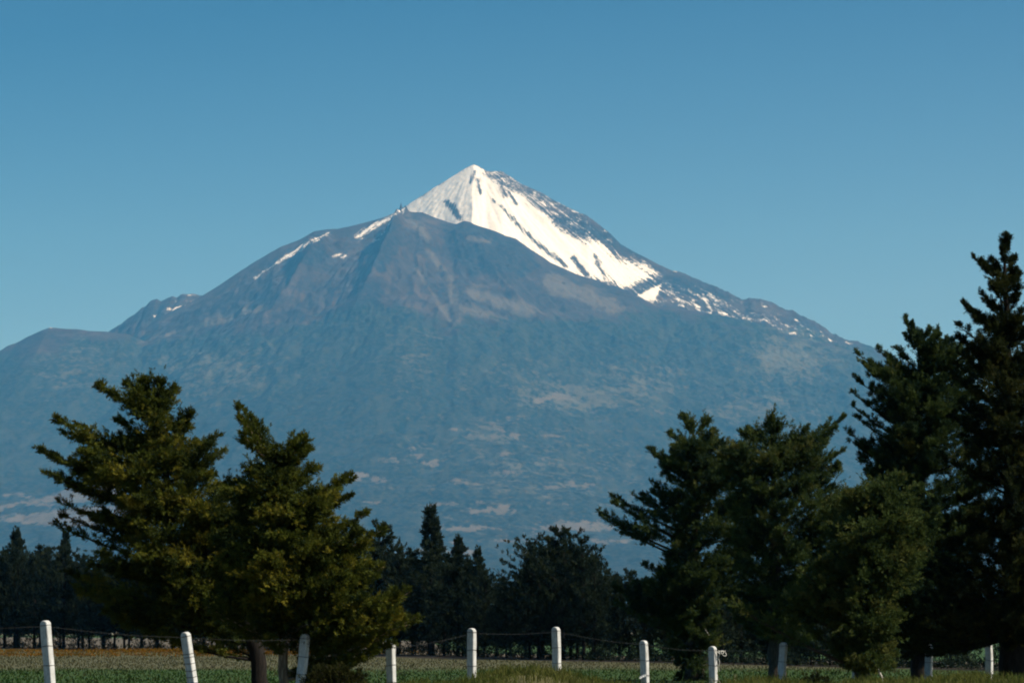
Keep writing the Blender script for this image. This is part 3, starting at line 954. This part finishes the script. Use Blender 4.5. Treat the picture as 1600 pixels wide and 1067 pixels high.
big_tree("cypress_tree", "tallest, near-black cypress with a pointed spire at the right edge", "tree",
         M_DEEP, M_SHADEBARK, 63.0, [(1588, 1085), (1586, 1000), (1584, 850), (1580, 700), (1574, 500), (1571, 366)], 0.30,
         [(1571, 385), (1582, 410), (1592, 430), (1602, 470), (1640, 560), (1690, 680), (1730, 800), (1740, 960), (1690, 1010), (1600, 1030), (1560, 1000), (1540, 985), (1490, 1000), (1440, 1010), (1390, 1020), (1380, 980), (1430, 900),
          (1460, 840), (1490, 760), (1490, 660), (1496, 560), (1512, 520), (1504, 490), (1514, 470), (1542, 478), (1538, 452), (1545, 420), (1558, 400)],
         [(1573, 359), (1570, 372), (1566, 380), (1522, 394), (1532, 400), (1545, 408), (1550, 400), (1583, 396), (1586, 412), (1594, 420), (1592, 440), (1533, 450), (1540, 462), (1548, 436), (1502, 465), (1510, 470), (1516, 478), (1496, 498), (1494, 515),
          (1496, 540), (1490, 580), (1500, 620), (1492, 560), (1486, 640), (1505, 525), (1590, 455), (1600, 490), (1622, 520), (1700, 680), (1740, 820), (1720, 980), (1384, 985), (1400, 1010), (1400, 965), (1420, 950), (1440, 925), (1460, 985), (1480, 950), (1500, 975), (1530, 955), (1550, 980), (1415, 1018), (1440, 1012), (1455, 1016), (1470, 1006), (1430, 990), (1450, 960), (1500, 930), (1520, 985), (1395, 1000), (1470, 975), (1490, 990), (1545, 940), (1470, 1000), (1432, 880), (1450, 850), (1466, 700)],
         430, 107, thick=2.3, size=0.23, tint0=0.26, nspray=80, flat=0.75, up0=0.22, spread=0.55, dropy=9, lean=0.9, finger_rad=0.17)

# shrub on the verge ---------------------------------------------------------
def shrub(name, label, px, py, w_px, Y0, mat, seed, n=70, squash=0.8):
    rng = np.random.default_rng(seed)
    x, _, z = (float(c) for c in at(px, py, Y0))
    gz = float(ground_z(x, Y0)) - 0.03
    h = z - gz
    root = empty(name, (x, Y0, gz))
    tag(root, label, "shrub")
    mb = MB()
    Pa, Da, Sa, Ta = [], [], [], []
    r = w_px / 2 * Y0 / F
    for k in range(n):
        a = rng.uniform(0, 2 * math.pi)
        e = math.asin(rng.uniform(0.05, 1))
        tip = np.array([r * math.cos(a) * math.cos(e), r * math.sin(a) * math.cos(e), h * (0.15 + 0.85 * math.sin(e))]) * rng.uniform(0.8, 1.04)
        c = bough_curve(np.array([0, 0, 0.0]), tip, 0.03)
        mb.tube(c, np.linspace(0.012, 0.003, len(c)), 4)
        P, D, S, tn = grow_bough(c, 40, 0.09, 0.11, 0.3 + rng.normal(0, 0.15), rng, 0.7, 0.4)
        Pa.append(P); Da.append(D); Sa.append(S); Ta.append(tn)
    V, TT = sprays(np.concatenate(Pa), np.concatenate(Da), np.concatenate(Sa), np.concatenate(Ta), 7, rng)
    mb.build("stem", M_BARK, root)
    quads_obj("foliage", V, TT, mat, root)
    return root


shrub("round_shrub", "dark rounded shrub on the verge between the shaded leaning post and the next white post", 524, 1036, 112, 45.0, M_SHRUB, 71, 95)
shrub("round_shrub", "low dark shrub in the grass under the right group of cypresses", 1275, 1050, 84, 58.0, M_SHRUB, 72, 60)

# windbreak across the field -------------------------------------------------
def row_tree(seed, spire, bush):
    rng = np.random.default_rng(seed)
    root = empty("windbreak_tree", (0, 0, 0))
    H = 1.0                                          # built about one unit tall times 9 m below
    H = 9.0
    mb = MB()
    n = 16
    hs = np.linspace(0, 1, n)
    tr = np.stack([0.14 * np.cumsum(rng.normal(0, 0.35, n)) * hs, 0.1 * rng.normal(0, 0.3, n) * hs, hs * H * 0.97], 1)
    mb.tube(tr, 0.17 * (1 - hs) ** 0.8 + 0.012, 7, 0.06, rng)
    Pa, Da, Sa, Ta = [], [], [], []
    nb = 190
    leaders = [(0.0, 0.0, 1.0)] + [(rng.uniform(-0.9, 0.9), rng.uniform(-0.6, 0.6), rng.uniform(0.80, 0.95)) for _ in range(0 if spire else 5)]
    for k in range(nb):
        f = 1 - (1 - 0.10) * (1 - rng.uniform(0, 1)) ** 0.8
        if spire:
            rad = min(0.10 + 3.3 * (1 - f), 2.3) * bush
        else:
            rad = (0.30 + 2.5 * math.sin(math.pi * min(1, (1 - f) * 0.74 + 0.02)) ** 0.8) * bush
        a = rng.uniform(0, 2 * math.pi)
        z0 = f * H
        ln = leaders[k % len(leaders)]
        cx = np.interp(z0, tr[:, 2], tr[:, 0])
        rr_ = rad * rng.uniform(0.5, 1.3)
        root_p = np.array([cx + (ln[0] * f if f > 0.5 else 0) * 0.8, 0, z0 - 0.1])
        tip = np.array([cx + rr_ * math.cos(a), rr_ * math.sin(a), z0 + rr_ * rng.uniform(0.1, 0.85)])
        c = bough_curve(root_p, tip, 0.05 * rr_, 8)
        P, D, S, tn = grow_bough(c, 34, 0.26, 0.40, 0.3 + rng.normal(0, 0.2), rng, 0.95, 0.3, 0.8, 0.7, 0.6)
        Pa.append(P); Da.append(D); Sa.append(S); Ta.append(tn)
        if k % 6 == 0:
            mb.tube(c, np.linspace(0.04, 0.01, len(c)), 4)
    for (lx, ly, lf) in leaders:                      # pointed leading shoots
        c = bough_curve(np.array([lx * 0.7, ly, lf * H - 2.2]), np.array([lx, ly, lf * H + 0.15]), 0.0, 8)
        P, D, S, tn = grow_bough(c, 60, 0.22, 0.30, 0.32, rng, 1.0, 0.5, 1.2, 1.0, 0.5)
        Pa.append(P); Da.append(D); Sa.append(S); Ta.append(tn)
    V, TT = sprays(np.concatenate(Pa), np.concatenate(Da), np.concatenate(Sa), np.concatenate(Ta), 7, rng, 0.34)
    mb.build("trunk", M_SHADEBARK, root)
    quads_obj("crown", V, TT, M_ROW, root)
    return root


protos = [row_tree(301, True, 0.8), row_tree(302, False, 1.0), row_tree(303, False, 0.9), row_tree(304, True, 1.0), row_tree(305, False, 1.15), row_tree(306, False, 0.8)]
used = [False] * len(protos)


def copy_tree(o, parent=None):
    c = o.copy()
    COL.objects.link(c)
    c.parent = parent
    for ch in list(o.children):
        copy_tree(ch, c)
    return c


ROW_PX = [-60, 0, 400, 600, 870, 1200, 1500, 1680]
ROW_BASE = [1010, 1011.5, 1017, 1021, 1029, 1037, 1043, 1048]
ROW_GROUP = "windbreak trees across the field"


def row_place(k, px, top, wide=1.0, label=None, behind=0.0, rng=RNG):
    base_py = np.interp(px, ROW_PX, ROW_BASE)
    Y = CAM_Z * F / (base_py - HORIZON) + behind
    x, _, zt = (float(c) for c in at(px, top + 8, Y))
    h = (zt - 0.0) / 9.0
    o = protos[k] if not used[k] else copy_tree(protos[k])
    used[k] = True
    o.location = (x, Y, float(ground_z(x, Y)))
    o.rotation_euler = (0, 0, float(rng.uniform(0, 6.28)))
    o.scale = (h * wide, h * wide, h)
    tag(o, label or "blunt-topped dark cypress with bare lower trunk in the dense windbreak row across the field", "tree", ROW_GROUP)
    return o


rr_rng = np.random.default_rng(9)
feature = [(3, 26, 824, 0.8, "pointed windbreak cypress nearest the left edge, taller than those beside it"),
           (0, 102, 827, 0.7, "thin pointed windbreak cypress just left of the big olive cypress"),
           (2, 592, 816, 0.9, "windbreak cypress whose top shows just right of the big olive pair"),
           (0, 675, 788, 0.95, "tallest windbreak cypress with slender spire standing clear of the row"),
           (3, 716, 836, 0.9, "pointed windbreak cypress immediately right of the slender spire one"),
           (3, 747, 853, 0.75, "small pointed windbreak cypress at the left side of the notch in the row"),
           (4, 842, 834, 1.0, "windbreak cypress forming the left shoulder of the broad clump in mid row"),
           (1, 880, 824, 1.0, "highest windbreak cypress of the broad clump in mid row"),
           (2, 912, 840, 0.9, "windbreak cypress forming the right shoulder of the broad clump in mid row")]
for k, px, top, w, lb in feature:
    row_place(k, px, top, w, lb, 0.0, rr_rng)
TOP_PX = [-60, 0, 60, 130, 300, 560, 620, 650, 700, 735, 770, 800, 830, 860, 900, 940, 960, 985, 1040, 1100, 1300, 1500, 1700]
TOP_PY = [840, 842, 838, 850, 850, 845, 836, 848, 850, 866, 888, 876, 850, 836, 838, 862, 892, 874, 876, 885, 890, 880, 870]
px = -70.0
i = 0
while px < 1690:
    base_py = np.interp(px, ROW_PX, ROW_BASE)
    step = 1.55 * (base_py - HORIZON) / CAM_Z * rr_rng.uniform(0.7, 1.35) * 0.75
    if not (1488 < px < 1536):
        row_place(int(rr_rng.choice([1, 2, 4, 5, 5, 3])), px, float(np.interp(px, TOP_PX, TOP_PY)) + rr_rng.uniform(2, 26), rr_rng.uniform(0.62, 0.9), None, rr_rng.uniform(-2, 2), rr_rng)
    px += step
    i += 1
px = -70.0
while px < 1400:
    step = 27 * rr_rng.uniform(0.7, 1.3)
    row_place(int(rr_rng.choice([1, 2, 4])), px, float(np.interp(px, TOP_PX, TOP_PY)) + rr_rng.uniform(10, 34), rr_rng.uniform(0.8, 1.05),
              "dark cypress in the back line of the windbreak, mostly hidden by the front trees", 7.0, rr_rng)
    px += step

# ------------------------------------------------------------------ undergrowth below the windbreak
ug = np.random.default_rng(66)
N = 15000
ppx = ug.uniform(-90, 1700, N)
yb = CAM_Z * F / (np.interp(ppx, ROW_PX, ROW_BASE) - HORIZON) + ug.normal(0, 2.2, N)
xx, _, _ = at(ppx, 1000, yb)
clump = fbm(xx * 0.55, yb * 0.12, 8, 4) + 0.18
ok = clump > 0.02
xx, yb, clump = xx[ok], yb[ok], clump[ok]
hh = ug.uniform(0, 1, len(xx)) * np.clip(clump * 3.4, 0.1, 1.7)
V, TT = sprays(np.stack([xx, yb, hh], 1), ug.normal(0, 1, (len(xx), 3)) + np.array([0, 0, 0.8]), np.full(len(xx), 0.34), ug.uniform(0, 0.35, len(xx)), 5, ug, 0.3)
tag(quads_obj("undergrowth", V, TT, M_ROW), kind="stuff")

# ------------------------------------------------------------------ grasses
def blades(name, X, Y, H, W, tint, mat, rng, lean=0.35, kind="stuff"):
    n = len(X)
    Z = ground_z(X, Y) - 0.02
    a = rng.uniform(0, 2 * np.pi, n)
    P = np.stack([X, Y, Z], 1)
    side = np.stack([np.cos(a), np.sin(a) * 0.5, 0 * a], 1) * (W / 2)[:, None]
    d = rng.normal(0, lean, (n, 2))
    tip = P + np.stack([d[:, 0] * H, d[:, 1] * H, H], 1)
    mid = P + np.stack([d[:, 0] * H * 0.3, d[:, 1] * H * 0.3, H * 0.55], 1)
    V = np.stack([P - side, P + side, mid + side * 0.8, mid - side * 0.8, mid - side * 0.8, mid + side * 0.8, tip + side * 0.12, tip - side * 0.12], 1).reshape(-1, 3)
    o = quads_obj(name, V, np.repeat(np.clip(tint, 0, 1), 2), mat)
    tag(o, kind=kind)
    return o


rg = np.random.default_rng(55)
N = 110000
X = rg.uniform(-9, 13, N); Y = rg.uniform(30, 56, N)
cl = fbm(X * 1.3, Y * 0.8, 4, 3)
tn = 0.38 + 0.55 * fbm(X * 0.8, Y * 0.5, 14, 3) + rg.normal(0, 0.12, N)
H = (0.095 + 0.11 * cl) * rg.uniform(0.6, 1.5, N) * np.where(Y < 49, 1, 0.7)
blades("verge_grass", X, Y, H, np.full(N, 0.013), tn, M_GRASS, rg)
N = 90000
Y = 56 + 190 * rg.uniform(0, 1, N) ** 1.4
X = rg.uniform(-0.2, 0.2, N) * Y * 1.15
keep = Y + 2.34 * X < 160
X, Y = X[keep], Y[keep]
N = len(X)
tn = 0.15 + 0.55 * smooth(110, 135, Y + 18 * fbm(X * 0.05, Y * 0.03, 3, 3)) + 0.4 * fbm(X * 0.3, Y * 0.1, 24, 3) + rg.normal(0, 0.1, N)
blades("field_grass", X, Y, 0.075 * rg.uniform(0.6, 1.7, N), np.full(N, 0.05), tn, M_FIELD, rg, 0.5)
N = 26000
X = rg.uniform(-46, -4, N); Y = rg.uniform(168, 218, N)
dens = 0.35 + 1.6 * fbm(X * 0.10, Y * 0.06, 15, 3)
keep = (rg.uniform(0, 1, N) < dens * smooth(-4, -22, X) * smooth(166, 180, Y))
X, Y = X[keep], Y[keep]
N = len(X)
V, TT = sprays(np.stack([X, Y, ground_z(X, Y) + rg.uniform(0.10, 0.26, N)], 1), np.tile([0, -0.3, 1.0], (N, 1)) + rg.normal(0, 0.3, (N, 3)), np.full(N, 0.14), rg.uniform(0, 1, N), 4, rg, 0.6)
o = quads_obj("wildflowers", V, TT, M_BLOOM)
tag(o, kind="stuff")

# ------------------------------------------------------------------ fence
def post_mesh(name, w, d, h, bend, rng):
    """arch-topped whitewashed concrete post, wide face towards -Y, thin side towards +X"""
    out = []
    n = 12
    r = w / 2
    levels = np.linspace(0, h - r, 9)
    for z in levels:
        out.append((-w / 2, z))
    for k in range(1, n):
        a = math.pi - math.pi * k / n
        out.append((r * math.cos(a), h - r + r * math.sin(a)))
    for z in levels[::-1]:
        out.append((w / 2, z))
    m_ = len(out)
    bev = 0.010
    verts = []
    cx, cz = 0.0, h * 0.5
    rings = [(-d / 2, bev), (-d / 2 + bev, 0.0), (d / 2 - bev, 0.0), (d / 2, bev)]
    for (y, ins) in rings:
        for (x, z) in out:
            s = 1 - ins / (w / 2)
            zz = z if z < h - r else h - r + (z - (h - r)) * s
            jx = bend * (z / h) ** 2 + 0.0025 * math.sin(z * 9 + h * 30) + rng.normal(0, 0.0012)
            verts.append((x * s + jx, y + rng.normal(0, 0.0010), zz))
    faces = []
    for q in range(3):
        for k in range(m_ - 1):
            a = q * m_ + k
            faces.append((a, a + 1, a + m_ + 1, a + m_))
    # front and back caps as strips between the two sides
    for ring, flip in ((0, False), (3, True)):
        for k in range(m_ // 2 - 0):
            a, b = k, m_ - 1 - k
            a2, b2 = k + 1, m_ - 2 - k
            if a2 > b2:
                break
            f = [ring * m_ + a, ring * m_ + b, ring * m_ + b2, ring * m_ + a2]
            if len(set(f)) < 4:
                f = list(dict.fromkeys(f))
            if len(f) >= 3:
                faces.append(tuple(f if not flip else f[::-1]))
    return verts, faces


POSTS = [  # px, py of the top, lean (px of drift per 100 px down), label
    (70, 969, 10, "leftmost white concrete fence post, tall and leaning slightly left"),
    (289, 987, 16, "notched white fence post leaning left in front of the big olive cypress"),
    (478, 990, -10, "shaded grey fence post leaning right beside the pale cypress trunk"),
    (610, 1004, 3, "upright white fence post just right of the dark rounded shrub"),
    (737, 981, 0, "upright white fence post left of the grassy mound, below the slender spire tree"),
    (868, 979, 3, "tall white fence post at the right end of the grassy mound"),
    (1007, 1000, 1.5, "white fence post with small white blooms at its foot"),
    (1114, 1009, 1, "white fence post with tangled twine tied near its top"),
    (1225, 1003, -8, "shaded grey fence post leaning against the line of a dark trunk"),
    (1337, 1008, 0, "fence post almost hidden in the shade of the low bushy cypress"),
    (1451, 1006, -2, "fence post whose lit edge shows in flecks through dark foliage"),
    (1546, 1003, -1, "white fence post nearest the right edge, before the tall dark spire tree"),
]
prng = np.random.default_rng(77)
tops = []
YAW = math.radians(-32)
for (px, py, ln, lb) in POSTS:
    Y = 46 + (px - 72) / 1474 * 20.0
    x, _, zt = (float(c) for c in at(px, py, Y))
    gz = float(ground_z(x, Y)) - 0.12
    h = zt - gz
    w, d = 0.145, 0.110
    tilt = math.atan(ln / 100.0)
    root = empty("fence_post", (x + math.tan(tilt) * h, Y, gz))
    root.rotation_euler = (0, -tilt, 0)
    tag(root, lb, "fence post", "concrete posts of the wire fence")
    v, f = post_mesh("p", w, d, h / math.cos(tilt), prng.normal(0, 0.012), prng)
    c, s = math.cos(YAW), math.sin(YAW)
    mb = MB()
    mb.add([(c * a - s * b, s * a + c * b, z) for a, b, z in v], f)
    ob = mb.build("post_shaft", M_POST, root, False)
    L = h / math.cos(tilt)
    zs = [L - w * 0.52, L - 0.39, L - 0.69, L - 0.98]
    if px == 289:
        zs = [L - w * 0.52, L - 0.36, L - 0.42, L - 0.52, L - 0.64, L - 0.74, L - 0.83]
    for z in zs:
        if z < 0.15:
            continue
        tb = MB()
        e = 0.004
        ring = [(-w / 2 - e, -d / 2 - e), (w / 2 + e, -d / 2 - e), (w / 2 + e, d / 2 + e), (-w / 2 - e, d / 2 + e)]
        dz = prng.normal(0, 0.006, 4)
        pts = [(c * a - s * b, s * a + c * b, z + dz[j]) for j, (a, b) in enumerate(ring)]
        for j in range(4):
            tb.tube([pts[j], pts[(j + 1) % 4]], [0.0045, 0.0045], 5)
        tb.build("wire_tie", M_TIE, root)
    tops.append(np.array([x + math.tan(tilt) * w * 0.5 + 0.03, Y, zt - 0.09]))

# top strand of the fence
pts = []
tops_ext = [tops[0] + np.array([-3.2, -2.8, -0.05])] + tops + [tops[-1] + np.array([2.4, 2.0, 0.02])]
for a, b in zip(tops_ext[:-1], tops_ext[1:]):
    for t in np.linspace(0, 1, 14)[:-1]:
        p = a * (1 - t) + b * t
        p = p.copy()
        p[2] -= 0.035 * math.sin(math.pi * t)
        pts.append(p)
pts.append(tops_ext[-1])
mb = MB()
mb.tube(np.array(pts), [0.0013] * len(pts), 5)
for i in range(2, len(pts) - 2):
    p = pts[i]
    dv = unit(pts[i + 1] - pts[i])
    q = prng.normal(size=3)
    q = unit(q - q.dot(dv) * dv) * 0.022
    mb.tube([p - q, p + q], [0.0018, 0.001], 4)
wire = mb.build("barbed_wire", M_WIRE)
tag(wire, "thin grey barbed wire strung along the tops of the white fence posts", "wire")

# tangled twine on the eighth post
def post_at(i):
    return tops[i]


c0 = post_at(7) + np.array([0.05, -0.07, -0.01])
mb = MB()
t = np.linspace(0, 1, 40)
mb.tube(np.stack([c0[0] + 0.02 + 0.15 * t + 0.010 * np.sin(t * 30), c0[1] + 0.02 * np.sin(t * 9), c0[2] + 0.006 * np.sin(t * 21)], 1), [0.007] * 40, 5)
mb.tube(np.stack([c0[0] + 0.13 + 0.05 * np.sin(t * 6.28), c0[1] + 0.02 * np.cos(t * 6.28), c0[2] - 0.045 + 0.05 * np.cos(t * 6.28 + 0.5)], 1), [0.006] * 40, 5)
mb.tube(np.stack([c0[0] + 0.10 + 0.025 * np.sin(t * 6.28), c0[1] + 0.03 * np.cos(t * 6.28), c0[2] - 0.02 + 0.03 * np.cos(t * 6.28)], 1), [0.006] * 40, 5)
mb.tube(np.stack([c0[0] + 0.035 + 0.008 * np.sin(t * 14), c0[1] + 0 * t, c0[2] - 0.40 * t], 1), np.linspace(0.008, 0.003, 40), 5)
mb.tube(np.stack([c0[0] - 0.03 + 0.09 * t, c0[1] - 0.01 + 0 * t, c0[2] + 0.01 - 0.07 * t], 1), [0.008] * 40, 5)
tw = mb.build("tangled_twine", M_TWINE)
tag(tw, "loose loops of pale twine tied near the top of a white fence post", "twine")

# white blooms by the seventh post
bx, by, bz = (float(c) for c in at(1003, 1062, 55.5))
gz = float(ground_z(bx, by))
root = empty("wildflower", (bx, by, gz))
tag(root, "small clump of white blooms at the foot of a white fence post", "flower")
sm = MB()
for k in range(6):
    tx, ty, tz = (float(c) for c in at(1000 + k * 1.5 + prng.uniform(-0.5, 0.5), 1056 + prng.uniform(-2, 3), 55.5 + prng.uniform(-0.1, 0.1)))
    p1 = np.array([tx - bx, ty - by, tz - gz])
    sm.tube([np.array([p1[0] * 0.3, p1[1] * 0.3, 0]), p1 * np.array([0.8, 0.8, 0.6]), p1], [0.004, 0.004, 0.003], 4)
    pm = MB()
    for a in np.arange(5) * 1.2566:
        q = np.array([0.018 * math.cos(a), 0.010 * math.sin(a), 0.022 * math.sin(a) + 0.006])
        n_ = np.array([-math.sin(a), 0.3, math.cos(a)]) * 0.007
        pm.add([p1, p1 + q * 0.6 + n_, p1 + q * 1.25, p1 + q * 0.6 - n_], [(0, 1, 2, 3)])
    pm.build("bloom", M_WHITE, root, False)
sm.build("stem", M_SHRUB, root)

# leaning broken stake at the foot of the right group
a = np.array([float(c) for c in at(1383, 1064, 60.0)])
b = np.array([float(c) for c in at(1371, 1040, 60.6)])
a[2] -= 0.1
mb = MB()
ts = np.linspace(0, 1, 9)[:, None]
pp = a * (1 - ts) + b * ts
pp[:, 0] += prng.normal(0, 0.008, 9)
mb.tube(pp, 0.022 * prng.uniform(0.6, 1.25, 9), 6, 0.1, prng)
st = mb.build("wooden_stake", M_STICK)
tag(st, "pale weathered stake leaning left out of the grass under the right-hand cypresses", "stake")

# dry weed stalks beside the post with twine
wx, wy, wz = (float(c) for c in at(1140, 1064, 57.0))
gz = float(ground_z(wx, wy)) - 0.03
root = empty("dry_weed", (wx, wy, gz))
tag(root, "clump of dry upright weed stalks right of the post with twine", "weed")
mb = MB()
fl = []
for k in range(22):
    d = prng.normal(0, 0.16, 2)
    h = prng.uniform(0.25, 0.62)
    c_ = np.array([[d[0] * 0.3, d[1] * 0.3, 0], [d[0] * 0.6, d[1] * 0.6, h * 0.5], [d[0] * 1.2, d[1] * 1.2, h]])
    mb.tube(c_, [0.006, 0.005, 0.003], 4)
    fl.append(c_[2])
mb.build("stem", M_STICK, root)
for q in fl:
    P = q + prng.normal(0, 0.018, (6, 3))
    V, TT = sprays(P, np.tile([0, 0, 1.0], (6, 1)) + prng.normal(0, 0.5, (6, 3)), np.full(6, 0.06), prng.uniform(0.4, 1, 6), 5, prng)
    quads_obj("seed_head", V, TT, M_GRASS, root)

# ------------------------------------------------------------------ haze
hz = NT("valley_haze")
hz.t.nodes.remove(hz.b)
vol = hz.n("ShaderNodeVolumePrincipled")
vol.inputs["Color"].default_value = (0.110, 0.48, 0.96, 1)
vol.inputs["Absorption Color"].default_value = (1, 1, 1, 1)
vol.inputs["Density"].default_value = 3.65e-5
hz.link(vol.outputs[0], hz.t.nodes["Material Output"].inputs["Volume"])
mb = MB()
x0, x1, y0, y1, z0, z1 = -9200, 9200, -1700, 24800, -30, float(MZ.max()) + 60
mb.add([(x0, y0, z0), (x1, y0, z0), (x1, y1, z0), (x0, y1, z0), (x0, y0, z1), (x1, y0, z1), (x1, y1, z1), (x0, y1, z1)],
       [(3, 2, 1, 0), (4, 5, 6, 7), (0, 1, 5, 4), (1, 2, 6, 5), (2, 3, 7, 6), (3, 0, 4, 7)])
haze = mb.build("haze", hz.mat, None, False)
tag(haze, kind="stuff")
